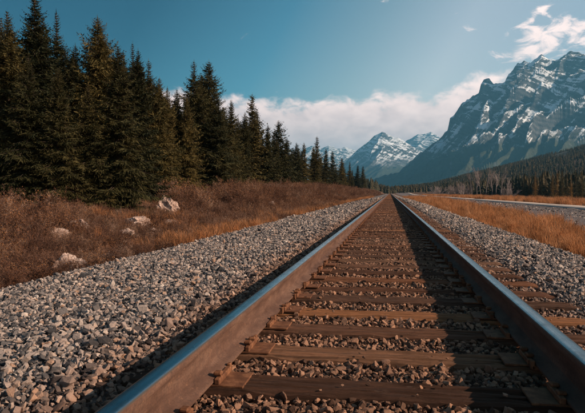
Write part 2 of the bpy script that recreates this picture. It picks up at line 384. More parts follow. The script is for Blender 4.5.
def ground_z(x, y):
    x = np.asarray(x, float); y = np.asarray(y, float)
    rise = np.interp(y, [-50, 22, 30, 52, 100, 300, 700], [-.15, -.15, .0, .55, 1.0, 1.7, 2.0])
    left = np.interp(-x, [0, 4.2, 5.4, 7.0, 60, 400, 3000], [-.75, -.45, -.52, -.42, 1.5, 12, 60])
    bank = rise + .35
    t = smooth(5.6, 13.0, -x)
    zl = left * 0 + np.interp(-x, [0, 3.9, 4.4, 5.4, 6.2], [-.75, -.70, -.40, -.50, -.47]) * (1 - t) + (bank + .03 * np.clip(-x - 13, 0, 400)) * t
    zr = np.interp(x, [0, 3.0, 3.5, 4.6, 7.0, 16.5, 17.3, 22.0, 24.0, 60, 200, 3000], [-.75, -.75, -.46, -.62, -.74, -.80, -.68, -.68, -.85, -.8, 0, 30])
    z = np.where(x < 0, zl, zr)
    nz = smooth(4.6, 7, np.abs(x))
    z = z + nz * (0.16 * fbm(x * .28, y * .28, 4, 3) * np.where(x < 0, 1.9, .55) + .05 * fbm(x * 1.3, y * .9, 3, 31) * (x > 6.5) * (x < 17))
    z = z - 0.02 * smooth(17.0, 17.4, x) * smooth(22.4, 22.0, x) * (y < 3000)
    # the wooded foothill on the right
    r = np.hypot(x, y); a = np.degrees(np.arctan2(x, np.maximum(y, 1e-3)))
    hh = np.interp(a, [-30, -4, 0, 4, 9, 17.5, 30, 60, 100], [0, 2, 8, 22, 62, 124, 190, 210, 210])
    z = z + hh * smooth(430, 1900, r) * smooth(9000, 2400, r) * (1 + .12 * fbm(x * .004, y * .004, 4, 9))
    return z

def axis(dense_lo, dense_hi, step, out_lo, out_hi, grow=1.12):
    a = list(np.arange(dense_lo, dense_hi + 1e-6, step)); s = step
    while a[-1] < out_hi: s *= grow; a.append(a[-1] + s)
    s = step; b = [a[0]]
    while b[-1] > out_lo: s *= grow; b.append(b[-1] - s)
    return np.array(b[:0:-1] + a)

gx = axis(-16, 26, 0.3, -14000, 20000, 1.10); gy = axis(0, 60, 0.45, -6000, 20000, 1.055)
X, Y = np.meshgrid(gx, gy, indexing='ij')
tag(obj('ground', mesh('ground', np.stack((X, Y, ground_z(X, Y)), -1).reshape(-1, 3), grid_faces(len(gx), len(gy)), [MAT['ground']], True)), kind='structure')

bx = np.concatenate((np.linspace(-4.9, -1.0, 44), np.linspace(-.9, 1.3, 22), np.linspace(1.4, 3.9, 28)))
by = axis(-3, 30, 0.25, -6, 900, 1.05)
X, Y = np.meshgrid(bx, by, indexing='ij')
ballast = tag(obj('ballast', mesh('ballast', np.stack((X, Y, bed_z(X, Y) - .02), -1).reshape(-1, 3), grid_faces(len(bx), len(by)), [MAT['bed']], True)), kind='structure')

rxs = np.array([17.3, 17.35, 19.6, 21.9, 21.95]); rys = axis(-40, 400, 8, -400, 1500, 1.1)
X, Y = np.meshgrid(rxs, rys, indexing='ij'); X = X + 14 * smooth(350, 1500, Y)
Z = ground_z(X, Y) * 0 + np.interp(rxs, rxs, [-.80, -.655, -.62, -.655, -.80])[:, None] + 0.0 * Y + (ground_z(X * 0 + 19.6, Y) + .68)
tag(obj('road', mesh('road', np.stack((X, Y, Z), -1).reshape(-1, 3), grid_faces(len(rxs), len(rys)), [MAT['road']], True)), kind='structure')

# ------------------------------------------------------------------ mountains
def az_px(px): return math.degrees(math.atan((px - CX) / F_PX)) - YAW
def elev_tan(px, py):
    d = px_dir(px, py); return d[2] / math.hypot(d[0], d[1])

def mountain(name, sky_px, extra_left, extra_right, r_ridge, width, mat, seed, na, nr, rib=.16, ribs=26.0, power=2.4, rough=1.0):
    """a massif whose crest runs through the given skyline; r_ridge gives the crest's distance by bearing"""
    pts = extra_left + [(az_px(x), elev_tan(x, y)) for x, y in sky_px] + extra_right
    A = np.array([p[0] for p in pts]); T = np.array([p[1] for p in pts])
    a = np.linspace(A[0], A[-1], na)
    rr = np.interp(a, [p[0] for p in r_ridge], [p[1] for p in r_ridge])
    H = np.interp(a, A, T) * rr + CAM[2]
    t = np.concatenate((np.linspace(0, .9, int(nr * .6)), np.linspace(.9, 1.0, int(nr * .18))[1:], np.linspace(1.0, 1.9, int(nr * .22))[1:]))
    AA, TT = np.meshgrid(a, t, indexing='ij'); HH = H[:, None]; RR = rr[:, None]
    Rr = RR - width * (1 - TT)
    front = .22 * TT + .78 * np.clip(TT, 0, 1) ** power
    back = np.clip(1 - (TT - 1) / .8, 0, 1)
    shape = np.where(TT <= 1, front, back ** 1.3)
    arc = np.radians(AA) * RR / 1000.0                       # kilometres along the crest
    d = (1 - TT) * width / 1000.0
    wx = arc + .35 * fbm(arc * 1.1, d * 1.1, 3, seed + 50) + .75 * d
    rb = ridged(wx * ribs / 9.0, d * .55, 4, seed, .4) - .57
    mid = np.clip(TT, 0, 1) * (1 - np.clip(TT, 0, 1) ** 5)
    h = HH * shape + HH * rib * rb * mid * 2.0
    h = h + 55 * rough * fbm((arc + .75 * d) * 7, d * 5, 3, seed + 5, .5) * np.clip(TT * 1.6, 0, 1) * np.clip((1 - TT) * 8 + .25, 0, 1)
    ph = (h + 300 * arc) / 150.0 + 1.3 * fbm(arc * 1.6, d * 1.6, 3, seed + 12)
    fr = ph - np.floor(ph)
    h = h + 30 * rough * (smooth(.2, .8, fr) - fr) * smooth(.3, .6, TT) * np.clip((1 - TT) * 10 + .1, 0, 1)
    h = h + rough * (42 * (ridged(arc * 6, TT * 9, 3, seed + 8, .5) - .5)) * smooth(.7, 1, TT)
    h = h * smooth(0, .12, TT) * smooth(1.9, 1.5, TT) - 25
    ar = np.radians(AA)
    V = np.stack((np.sin(ar) * Rr, np.cos(ar) * Rr, h), -1).reshape(-1, 3)
    o = obj(name, mesh(name, V, grid_faces(len(a), len(t)), [mat], True))
    return tag(o, kind='structure')

right_sky = [(372, 178), (395, 171), (408, 163), (415, 155.4), (424, 148), (436, 139), (447, 129), (449.5, 116), (455, 110), (462, 101), (470, 97), (478, 91), (480, 83),
             (483, 77), (488, 76.5), (492.5, 82.5), (498, 80), (504, 78.5), (510, 69), (516, 62.5), (523, 60), (529, 61), (535, 56), (540, 52.3), (546, 56.5), (554, 59.5), (562, 54), (569, 49.8), (577, 51), (585, 52)]
mountain('mountain', right_sky, [(-6, .004), (-3.5, .012)], [(18.8, .225), (20.5, .25), (23, .22), (26, .24), (30, .19), (36, .15), (44, .08)],
         [(-6, 7600), (2, 7300), (9, 7000), (17.5, 6900), (30, 6900), (44, 7000)], 3300.0, MAT['mount'], 11, 1000, 360, .34, 30.0, 2.2)
mid_sky = [(330, 178), (348, 158), (357, 149), (367, 141.5), (374, 135), (382, 130.5), (387, 133), (393, 135.5), (399, 137), (410, 144), (421, 151), (432, 157)]
mountain('mountain', mid_sky, [(-8.5, .004)], [(7.5, .04), (12, .03)], [(-8, 12500), (12, 12500)], 3600.0, MAT['mount_far'], 23, 420, 220, .14, 16.0, 1.7, .5)
far_sky = [(255, 160), (275, 153), (290, 148), (300, 150), (312, 145), (321, 148), (329, 144.5), (338, 148), (346, 146), (356, 150), (370, 149), (385, 152), (398, 146), (406, 140), (412, 137), (417, 133.5), (425, 133), (431, 131), (440, 137), (452, 142)]
mountain('mountain', far_sky, [(-22, .03), (-17, .06)], [(9, .07), (16, .03)], [(-22, 17000), (16, 17000)], 4200.0, MAT['mount_far'], 37, 420, 180, .13, 20.0, 1.6, .6)

# the air between here and the mountains
hz = bpy.data.materials.new('haze_air'); hz.use_nodes = True; k = Nodes(hz.node_tree)
pv = k.n('ShaderNodeVolumePrincipled'); pv.inputs['Color'].default_value = (.20, .64, 1.0, 1); pv.inputs['Density'].default_value = 6.2e-5
pv.inputs['Anisotropy'].default_value = 0.3
ko = k.n('ShaderNodeOutputMaterial'); k.link(pv.outputs[0], ko.inputs['Volume'])
def box(x0, x1, y0, y1, z0, z1):
    v = [(x, y, z) for x in (x0, x1) for y in (y0, y1) for z in (z0, z1)]
    return np.array(v, float), np.array([(0, 1, 3, 2), (4, 6, 7, 5), (0, 4, 5, 1), (2, 3, 7, 6), (0, 2, 6, 4), (1, 5, 7, 3)])
tag(obj('haze', mesh('haze', *box(-26000, 32000, -12000, 32000, -80, 2050), [hz])), kind='stuff')

# ------------------------------------------------------------------ the track
HEAD_Z, FOOT_Z, RAIL_X = 0.19, 0.02, 0.7525
track = obj('railway_track', None)
tag(track, 'single straight railway track of two steel rails on weathered wooden ties', 'railway track')

prof = []                                                    # rail section, right half from the crown down (x, height under the crown)
half = [(0, 0), (.017, .0006), (.026, .0022), (.0315, .006), (.0345, .011), (.0362, .028), (.034, .036), (.016, .046), (.0105, .055), (.0085, .085), (.0085, .115), (.012, .136), (.028, .148), (.066, .158), (.070, .161), (.070, .170)]
prof = [(x, -z) for x, z in half] + [(-x, -z) for x, z in half[:0:-1]]
nprof = len(prof); ry = axis(-3, 14, 0.5, -3.2, 900, 1.06)
def rail_mesh(name, s):
    V = np.zeros((len(ry), nprof, 3)); P = np.array(prof)
    V[:, :, 0] = P[None, :, 0]; V[:, :, 1] = ry[:, None]; V[:, :, 2] = P[None, :, 1]
    F, mi = [], []
    for j in range(len(ry) - 1):
        for i in range(nprof):
            i2 = (i + 1) % nprof
            F.append((j * nprof + i, j * nprof + i2, (j + 1) * nprof + i2, (j + 1) * nprof + i))
            q = min(i, nprof - 1 - i)
            mi.append(0 if q < 3 else (1 if q < 4 else 2))
    me = mesh(name, V.reshape(-1, 3), np.array(F)[:, ::-1], [MAT['rail_top'], MAT['rail_corner'], MAT['rail_rust']], True, mi)
    me.set_sharp_from_angle(angle=R(38))
    return me
rme = rail_mesh('rail', 1)
tag(obj('rail', rme, track, (-RAIL_X, 0, HEAD_Z)), label='left rail, rusty web sunlit, crown reflecting the sky')
tag(obj('rail', rme, track, (RAIL_X, 0, HEAD_Z)), label='right rail, crown shining blue, inner side in shadow')

TIE_L, TIE_W, TIE_H, SPACING = 2.62, 0.200, 0.18, 0.505
def tie_mesh(i):
    g = np.random.default_rng(100 + i)
    nx, ny = 120, 19
    xs = np.linspace(-TIE_L / 2, TIE_L / 2, nx); ys = np.linspace(-1, 1, ny)
    Xg, Yg = np.meshgrid(xs, ys, indexing='ij')
    hw = TIE_W / 2 * (1 + .10 * fbm(xs * 2.6, xs * 0 + i, 5, 60 + i, .6))[:, None]
    Zg = .010 * fbm(Xg * 1.6, Yg * 1.4, 3, 30 + i) + .014 * fbm(Xg * 3.2, Yg * 5, 5, 40 + i, .6)
    for c in range(int(g.integers(6, 11))):                   # checks and splits along the grain
        c0, x0, ln, dp = g.uniform(-.85, .85), g.uniform(-1.2, 1.2), g.uniform(.2, .9), g.uniform(.008, .028)
        line = c0 + .12 * np.sin(Xg * g.uniform(1, 3) + g.uniform(0, 6))
        Zg -= dp * np.exp(-((Yg - line) / .07) ** 2) * np.exp(-((Xg - x0) / ln) ** 4)
    edge = np.abs(Yg); Zg -= .012 * smooth(.82, 1.0, edge) * (1 + 1.6 * np.clip(fbm(Xg * 4, Yg * 2, 3, 70 + i), -.5, 1))
    Zg -= .012 * smooth(TIE_L / 2 - .06, TIE_L / 2, np.abs(Xg))
    V = np.stack((Xg + .015 * (np.abs(Xg) > TIE_L / 2 - .001) * fbm(Yg * 3, Xg, 2, 80 + i), Yg * hw, Zg), -1)
    fr, bk = V[:, 0].copy(), V[:, -1].copy(); m1, m2 = fr.copy(), bk.copy()
    m1[:, 2] -= .05; m2[:, 2] -= .05; m1[:, 1] -= .006 * (1 + fbm(xs * 6, xs * 0, 3, i)); m2[:, 1] += .006
    b1, b2 = fr.copy(), bk.copy(); b1[:, 2] = -TIE_H; b2[:, 2] = -TIE_H
    W = np.concatenate((b1[:, None], m1[:, None], V, m2[:, None], b2[:, None]), 1); nv = W.shape[1]
    F = grid_faces(nx, nv); ends = []
    for e in (0, nx - 1):
        for j in range(nv // 2): ends.append((e * nv + j, e * nv + j + 1, e * nv + nv - 2 - j, e * nv + nv - 1 - j))
    return mesh('tie', W.reshape(-1, 3), np.concatenate((F, np.array([q for q in ends if len(set(q)) == 4]))), [MAT['wood']], False)
tie_meshes = [tie_mesh(i) for i in range(7)]

def bevel_box(bm, x0, x1, y0, y1, z0, z1, bev=.003):
    r = bmesh.ops.create_cube(bm, size=1.0); vs = r['verts']
    for v in vs: v.co = Vector(((x0 + x1) / 2 + v.co.x * (x1 - x0), (y0 + y1) / 2 + v.co.y * (y1 - y0), (z0 + z1) / 2 + v.co.z * (z1 - z0)))
    if bev: bmesh.ops.bevel(bm, geom=list({e for v in vs for e in v.link_edges}), offset=bev, segments=1, affect='EDGES')
    return vs
def bm_mesh(name, bm, mat):
    me = bpy.data.meshes.new(name); bm.to_mesh(me); bm.free(); me.materials.append(mat); return me
bm = bmesh.new()                                             # tie plate: sloped ends, two shoulders beside the rail foot
vs = bevel_box(bm, -.195, .195, -.092, .092, -.004, .014, 0)
for v in bm.verts:
    if v.co.z > 0 and abs(v.co.x) > .1: v.co.z = .006
bmesh.ops.bevel(bm, geom=list(bm.edges), offset=.002, segments=1, affect='EDGES')
for s in (-1, 1): bevel_box(bm, s * .084 - .012, s * .084 + .012, -.091, .091, .004, .030, .004)
plate_me = bm_mesh('tie_plate', bm, MAT['plate'])
bm = bmesh.new()                                             # cut spike: square shank, domed head with a lip over the rail foot
bevel_box(bm, -.008, .008, -.008, .008, -.03, .030, 0); bevel_box(bm, -.022, .014, -.017, .017, .028, .046, .006)
spike_me = bm_mesh('spike', bm, MAT['plate'])
bm = bmesh.new()                                             # rail anchor: a bar under the rail foot with a hook at each side
bevel_box(bm, -.085, .085, -.014, .014, -.022, -.002, .003); bevel_box(bm, -.092, -.072, -.014, .014, -.02, .022, .004); bevel_box(bm, .070, .088, -.014, .014, -.02, .022, .004)
anchor_me = bm_mesh('rail_anchor', bm, MAT['plate'])

N_TIES, N_FULL = 150, 34
tie_ys = []
y = 1.32
far_v, far_f = [], []
i = 0
while y < 620:
    tie_ys.append(y)
    if i < N_TIES:
        t = obj('tie', tie_meshes[int(rng.integers(0, 7))], track, (rng.normal(.0, .025), y, rng.normal(0, .004)), (rng.normal(0, .01), 0, rng.normal(0, .008) + (math.pi if rng.random() < .5 else 0)))
        flip = abs(t.rotation_euler.z) > 1
        for sx_ in (-1, 1):
            lx = sx_ * RAIL_X - t.location.x; px_ = -lx if flip else lx
            p = obj('tie_plate', plate_me, t, (px_, 0, .006 - t.location.z))
            if i < N_FULL:
                for dx, dy, side in ((-.098, -.045, 1), (-.098, .05, 1), (.098, .045, -1), (.098, -.05, -1)):
                    if rng.random() < .12: continue
                    obj('spike', spike_me, t, (px_ + dx * .86, dy, rng.uniform(.0, .012) - t.location.z), (rng.normal(0, .06), rng.normal(0, .05), (math.pi if side > 0 else 0) + rng.normal(0, .1)))
                if rng.random() < .75:
                    obj('rail_anchor', anchor_me, t, (px_, (TIE_W / 2 + .018) * (1 if rng.random() < .5 else -1), FOOT_Z - t.location.z), (0, 0, math.pi if flip else 0))
    else:
        b, f = box(-1.31, 1.31, y - .112, y + .112, -.1, .0); far_f.append(f + 8 * len(far_v)); far_v.append(b + (rng.normal(0, .03), 0, 0))
    y += SPACING + rng.normal(0, .018); i += 1
tag(obj('distant_ties', mesh('distant_ties', np.concatenate(far_v), np.concatenate(far_f), [MAT['wood']]), track), kind='stuff')
tie_ys = np.array(tie_ys)

# ------------------------------------------------------------------ ballast stones
def stone_mesh(i):
    g = np.random.default_rng(500 + i)
    bm = bmesh.new(); sc = (g.uniform(.9, 1.25), g.uniform(.6, .95), g.uniform(.42, .8))
    for q in range(int(g.integers(11, 17))):
        d = g.normal(size=3); d /= np.linalg.norm(d); d = np.sign(d) * np.abs(d) ** .62
        bm.verts.new(d * sc * g.uniform(.85, 1.1) * .5)
    r = bmesh.ops.convex_hull(bm, input=list(bm.verts))
    bmesh.ops.delete(bm, geom=[v for v in bm.verts if not v.link_faces], context='VERTS')
    bmesh.ops.dissolve_limit(bm, angle_limit=R(11), verts=list(bm.verts), edges=list(bm.edges))
    bmesh.ops.bevel(bm, geom=list(bm.edges), offset=.035, segments=1, affect='EDGES', clamp_overlap=True)
    bmesh.ops.triangulate(bm, faces=list(bm.faces))
    for v in bm.verts: v.co *= 1 + g.normal(0, .018)
    return bm_mesh('stone', bm, MAT['stone'])
stones = [stone_mesh(i) for i in range(14)]

def jitter_grid(x0, x1, y0, y1, s, g):
    xs = np.arange(x0, x1, s); ys = np.arange(y0, y1, s); A, B = np.meshgrid(xs, ys, indexing='ij')
    return np.stack((A.ravel() + g.uniform(-.5, .5, A.size) * s, B.ravel() + g.uniform(-.5, .5, A.size) * s), -1)
P, SZ = [], []
for y0, y1, s, lo, hi in ((1.0, 5.0, .0255, .013, .046), (5.0, 11.0, .031, .019, .052), (11.0, 22.0, .046, .034, .066), (22.0, 45.0, .075, .058, .10), (45.0, 90.0, .13, .10, .16)):
    q = jitter_grid(-4.75, 3.75, y0, y1, s, rng); z = (lo + (hi - lo) * rng.random(len(q)) ** 1.35) * np.where(rng.random(len(q)) < .05, 1.7, 1.0)
    P.append(q); SZ.append(z)
    q2 = jitter_grid(-4.5, 3.5, y0, y1, s * 2.1, rng); P.append(q2); SZ.append(rng.uniform(lo, hi, len(q2)) * 1.15)
P = np.concatenate(P); SZ = np.concatenate(SZ)
crib = np.abs(P[:, 0] - .1) < 1.3
SZ = np.where(crib, np.minimum(SZ, rng.uniform(.022, .056, len(P))), SZ)
near = np.abs(P[:, 1][:, None] - tie_ys[None, :200]).min(1)
on_tie = (near < TIE_W / 2 - .008 + .022 * fbm(P[:, 0] * 3, P[:, 1] * 3, 2, 88)) & (np.abs(P[:, 0]) < TIE_L / 2 + .03)
under_left = P[:, 0] < -1.02
in_rail = np.abs(np.abs(P[:, 0]) - RAIL_X) < .10
edge_ok = (P[:, 0] > -4.45 + .2 * fbm(P[:, 1] * .6, P[:, 1] * 0, 4, 77)) & (P[:, 0] < 3.5 + .3 * fbm(P[:, 1] * .5, P[:, 1] * 0, 4, 78)) | (rng.random(len(P)) < .12)
keep = edge_ok & ~(on_tie & ~under_left & (rng.random(len(P)) > .02)) & ~(on_tie & in_rail)
z = bed_z(P[:, 0], P[:, 1]) + SZ * rng.uniform(-.25, .42, len(P))
z = np.where(on_tie & ~under_left, .006 + SZ * .2, z)
SZ = np.where(on_tie & ~under_left, SZ * .6, SZ)
z = np.where(in_rail, np.minimum(z, -.03 - SZ * .2), z)
PP = np.column_stack((P, z))
vis, depth = in_view(PP, 1.12)
keep &= vis
PP, SZ, depth = PP[keep], SZ[keep], depth[keep]
rot = rng.uniform(0, 6.283, (len(PP), 3)); rot[:, :2] = rng.normal(0, .55, (len(PP), 2))
idx = rng.integers(0, len(stones), len(PP))
order = np.argsort(-(SZ / depth) * in_view(PP, .97, 0)[0] * (PP[:, 2] > bed_z(PP[:, 0], PP[:, 1])))
for i in order[:300]:
    obj('stone', stones[idx[i]], ballast, PP[i], rot[i], (SZ[i],) * 3)
rest = order[300:]
scatter('loose_gravel', stones, PP[rest], rot[rest], np.repeat(SZ[rest][:, None], 3, 1), idx[rest], ballast)

# ------------------------------------------------------------------ plants
def kites(base, d, nrm, ln, wd):
    """leaf-like blades: base point, direction, plane normal, length, width -> verts, tris"""
    side = np.cross(d, nrm); side /= np.linalg.norm(side, axis=1)[:, None] + 1e-9
    m = base + d * (ln * .45)[:, None]
    V = np.stack((base, m + side * (wd * .5)[:, None], base + d * ln[:, None], m - side * (wd * .5)[:, None]), 1).reshape(-1, 3)
    i = np.arange(len(base)) * 4
    return V, np.concatenate((np.stack((i, i + 1, i + 2), -1), np.stack((i, i + 2, i + 3), -1)))

def tubes(segs, sides=4):
    """list of (p0, p1, r0, r1)"""
    V, Fq = [], []
    for p0, p1, r0, r1 in segs:
        p0 = np.array(p0, float); p1 = np.array(p1, float); d = p1 - p0; d /= np.linalg.norm(d) + 1e-9
        a = np.cross(d, (0, 0, 1) if abs(d[2]) < .9 else (1, 0, 0)); a /= np.linalg.norm(a); b = np.cross(d, a)
        n0 = len(V) * 2 * sides
        th = np.arange(sides) * 6.2831853 / sides; ring = np.cos(th)[:, None] * a + np.sin(th)[:, None] * b
        V.append(np.concatenate((p0 + ring * r0, p1 + ring * r1)))
        for j in range(sides): Fq.append((n0 + j, n0 + (j + 1) % sides, n0 + sides + (j + 1) % sides, n0 + sides + j))
    return np.concatenate(V), np.array(Fq)

def spruce(seed, slim, samples=17, levels=70, mat='needles', ragged=.3, top_thin=0.0, power=.70, taper=.08, floor=.011, fat=1.0):
    """unit-height spruce: returns (trunk mesh, crown mesh); crown of drooping needle sprays on whorled limbs"""
    g = np.random.default_rng(seed)
    Rb = slim
    segs = []; bendx, bendy = g.normal(0, .006, 2)
    def ax(t): return np.array((bendx * math.sin(t * 5), bendy * math.sin(t * 4 + 1), t))
    ts = np.linspace(0, 1, 12)
    for q in range(11): segs.append((ax(ts[q]), ax(ts[q + 1]), .014 * (1 - ts[q]) + .0012, .014 * (1 - ts[q + 1]) + .0012))
    B, D, Nn, Ln, Wd = [], [], [], [], []
    lv = .03 + .965 * (np.linspace(0, 1, levels) ** .93)
    side_bias = g.uniform(0, 6.28)
    for t in lv:
        nb = int(g.integers(5, 8)); a0 = g.uniform(0, 6.28)
        clump = 1 + ragged * perlin(np.array([t * 9.0]), np.array([seed * .7]), seed)[0]
        prof_ = ((1 - t) ** power) * (1 - taper * smooth(.75, 1.0, t)) * (1 - .25 * math.exp(-(t / .08) ** 2)) * (1 - top_thin * smooth(.55, .9, t)) + floor
        for b in range(nb):
            az_ = a0 + b * 6.283 / nb + g.normal(0, .25)
            L = Rb * prof_ * clump * g.uniform(.5, 1.25) * (1 + .12 * math.cos(az_ - side_bias))
            if g.random() < .05: L *= 1.25
            up = (-.30 + .95 * t ** 1.6) + g.normal(0, .12)
            out = np.array((math.cos(az_), math.sin(az_), 0.0))
            p0 = ax(t); ns = max(3, int(samples * (.35 + .65 * prof_)))
            prev = p0
            for s in np.linspace(.12, 1.0, ns):
                rise = up * s - .30 * s * s + .30 * s ** 4
                p = p0 + out * (L * s) + np.array((0, 0, L * rise))
                tang = out + np.array((0, 0, up - .6 * s + 1.2 * s ** 3)); tang /= np.linalg.norm(tang)
                side = np.array((-out[1], out[0], 0.0))
                for sg in (-1, 1):
                    fw = g.uniform(.45, .95)
                    dd = tang * fw + side * sg * g.uniform(.6, 1.1) + np.array((0, 0, g.normal(-.28, .22))); dd /= np.linalg.norm(dd)
                    ll = max(L * (.42 * (1 - s) + .16), .0045) * g.uniform(.7, 1.25)
                    B.append(p); D.append(dd); Nn.append((0, 0, 1) if g.random() < .5 else tuple(g.normal(size=3))); Ln.append(ll); Wd.append(fat * min(.0068, ll * .32) * g.uniform(.7, 1.3))
                    if g.random() < .8:                      # hanging spray
                        dd2 = tang * g.uniform(.2, .7) + side * sg * g.uniform(.1, .6) + np.array((0, 0, -g.uniform(.5, 1.0))); dd2 /= np.linalg.norm(dd2)
                        B.append(p); D.append(dd2); Nn.append(tuple(g.normal(size=3))); Ln.append(ll * .65); Wd.append(fat * min(.0062, ll * .3))
                if s > .99:
                    B.append(p); D.append(tang); Nn.append((0, 0, 1)); Ln.append(max(L * .16, .004)); Wd.append(.006)
            segs.append((p0, p0 + out * (L * .8) + np.array((0, 0, L * (up * .8 - .30 * .64 + .3 * .41))), .0022 * (1 - t) + .0005, .0004))
    B.append(ax(.985)); D.append((0, 0, 1.)); Nn.append((1, 0, 0)); Ln.append(.045); Wd.append(.004)
    V, F = kites(np.array(B), np.array(D), np.array(Nn, float), np.array(Ln), np.array(Wd))
    tv, tf = tubes(segs, 5)
    return mesh('trunk', tv, tf, [MAT['bark']], True), mesh('crown', V, F, [MAT[mat]], False)

SPR = [spruce(1, .22), spruce(2, .185), spruce(3, .245, ragged=.5), spruce(4, .21, ragged=.45), spruce(5, .265), spruce(6, .19, top_thin=.4, ragged=.55), spruce(8, .24, top_thin=.2, ragged=.6)]
FARSPR = [spruce(41, .21, 9, 52, power=.66, taper=0, floor=.02, fat=1.9), spruce(42, .18, 9, 52, power=.62, taper=0, floor=.02, ragged=.45, fat=1.9), spruce(43, .24, 9, 52, power=.7, taper=0, floor=.02, ragged=.4, fat=1.9)]
LARCH = [spruce(21, .16, 6, 40, 'needles_rust', .4), spruce(22, .13, 6, 40, 'needles_rust', .4)]
SMALL = [spruce(31, .17, 6, 40, 'needles', .4), spruce(32, .14, 6, 40, 'needles', .4)]

def plant_tree(kind, x, y, h, wide, label, cat, group, name='spruce_tree', rz=None, sink=.15):
    tk, cr = kind
    e = obj(name, None, loc=(x, y, float(ground_z(x, y)) - sink), rot=(rng.normal(0, .012), rng.normal(0, .012), rng.uniform(0, 6.28) if rz is None else rz), scl=(h * wide, h * wide, h))
    obj('trunk', tk, e); obj('crown', cr, e)
    return tag(e, label, cat, group)

# front of the left-hand stand: pixel column and top row in the photograph, offset from the track, variant, width, label
FRONT = [
    (10, 12, -14.5, 1, 1.0, 'slender dark spruce at the far left edge of the stand'),
    (33, -14, -15.5, 6, 1.05, 'tallest spruce at the left, its ragged top reaching out of the picture'),
    (63, 14, -17.0, 5, 1.0, 'thin-topped spruce between the two tallest spruces at the left'),
    (29, 55, -13.2, 0, 1.0, 'shorter spruce in front of the tallest left spruce'),
    (58, 68, -12.2, 3, 1.0, 'low pointed spruce with sunlit right side in front of the thin-topped spruce'),
    (74, 46, -15.5, 2, .9, 'dark spruce just left of the broad dense spruce'),
    (101, 19, -14.5, 4, 1.0, 'broad dense spruce towering in the middle of the left stand'),
    (91, 85, -11.4, 0, 1.05, 'dark low spruce standing before the broad dense spruce'),
    (119, 46, -10.6, 3, 1.05, 'spruce whose skirt sweeps the brush left of the pale rocks'),
    (133, 44, -16.5, 5, .9, 'bare-tipped spruce poking up behind the stand'),
    (139, 52, -12.4, 1, 1.1, 'spruce with twin-looking spires right of the broad dense spruce'),
    (149, 62, -15.2, 6, 1.0, 'spruce with a blunt sunlit shoulder above the pale rock'),
    (159, 79, -14.6, 2, .9, 'round-shouldered spruce in the dip of the treetops'),
    (169, 88, -14.8, 1, 1.0, 'narrow spruce at the lowest dip of the near treetops'),
    (179, 91, -15.0, 3, 1.0, 'small spruce left of the tall twin-topped spruces'),
    (187, 97, -14.2, 0, .9, 'shortest spruce left of the tall twin-topped spruces'),
    (195, 62, -17.0, 6, 1.15, 'left one of the tall twin-topped spruces'),
    (209, 62, -16.8, 4, 1.05, 'right one of the tall twin-topped spruces'),
    (218, 96, -14.8, 0, 1.0, 'spruce in front of the twin-topped spruces'),
    (231, 101, -15.0, 3, .95, 'spruce right of the twin-topped spruces'),
    (244, 113, -14.8, 2, .9, 'low spruce left of the sharp tall spire'),
    (252, 95, -15.6, 1, 1.0, 'sharp tall spire of a spruce before the white cloud'),
    (267, 125, -15.2, 0, .95, 'spruce right of the sharp tall spire'),
    (279, 121, -16.2, 5, 1.1, 'thin spruce with open crown before the cloud'),
    (288, 138, -15.4, 3, 1.0, 'spruce filling the gap right of the thin open one'),
    (297, 143, -15.6, 2, .9, 'first of two equal-height spruces before the snowy far ridge'),
    (304, 143, -15.8, 0, .9, 'second of two equal-height spruces before the snowy far ridge'),
    (317, 137, -16.0, 1, .9, 'needle-thin tall spruce left of the distant peak'),
    (326, 149, -16.0, 3, 1.0, 'spruce right of the needle-thin tall one'),
    (333, 151, -16.2, 0, .95, 'spruce fifth from the far end of the row'),
    (342, 158, -16.4, 2, .9, 'spruce fourth from the far end of the row'),
    (350, 162, -16.6, 4, .8, 'spruce third from the far end of the row'),
    (357, 165, -17.0, 3, 1.0, 'spruce second from the far end of the row'),
    (363, 166, -17.0, 0, 1.0, 'last spruce at the far end of the row beside the track'),
]
ex = np.array([q[0] for q in FRONT], float); ey = np.array([q[1] for q in FRONT], float); so = np.argsort(ex); ex, ey = ex[so], ey[so]
for px, py, x, v, wd, lab in FRONT:
    y = px_at_lateral(px, x); h = top_height(px, py, x, y) - float(ground_z(x, y)) + .15
    plant_tree(SPR[v] if y < 62 else FARSPR[v % 3], x, y, h, wd * (1 if y < 62 else 1.15), lab, 'tree', 'spruces along the front of the left stand')
env_x = np.arange(-40, 366, 2.0)
env_y = np.array([np.interp(q, ex, ey) if not len(ex[(ex > q - 8) & (ex < q + 8)]) else max(ey[(ex > q - 8) & (ex < q + 8)].max(), np.interp(q, ex, ey)) for q in env_x])
MARKS = [(8, 'slender left-edge spruce'), (33, 'tallest spruce at the left'), (63, 'thin-topped spruce'), (101, 'broad dense spruce'), (137, 'bare-tipped spruce'), (169, 'narrow spruce in the dip'),
         (202, 'tall twin-topped spruces'), (231, 'spruce beside the twin-topped pair'), (252, 'sharp tall spire'), (279, 'thin open-crowned spruce'), (300, 'two equal-height spruces'), (317, 'needle-thin tall spruce'), (345, 'last spruces far off')]
fills = []
for row, (x0, cnt, drop) in enumerate(((-16.5, 36, 16), (-20, 34, 7), (-25, 28, 5))):
    for q in range(cnt):
        px = -6 + 366 * ((q + rng.uniform(.2, .8)) / cnt) ** 1.0
        x = x0 + rng.normal(0, .6); y = px_at_lateral(px, x)
        if y > 420: continue
        ty = np.interp(px, env_x, env_y) + drop + abs(rng.normal(0, 9)) * (1.0 if px < 220 else .35)
        ty = min(ty, 176 if px > 300 else 150)
        h = top_height(px, ty, x, y) - float(ground_z(x, y)) + .15
        if h < 2.5: continue
        mk = min(MARKS, key=lambda m: abs(m[0] - px))
        fills.append((x, y, h, px, ('second-row', 'third-row', 'deepest-row')[row], 'left' if px < mk[0] else 'right', mk[1]))
alike = {}
for q in fills: alike.setdefault(q[4:], []).append(q)
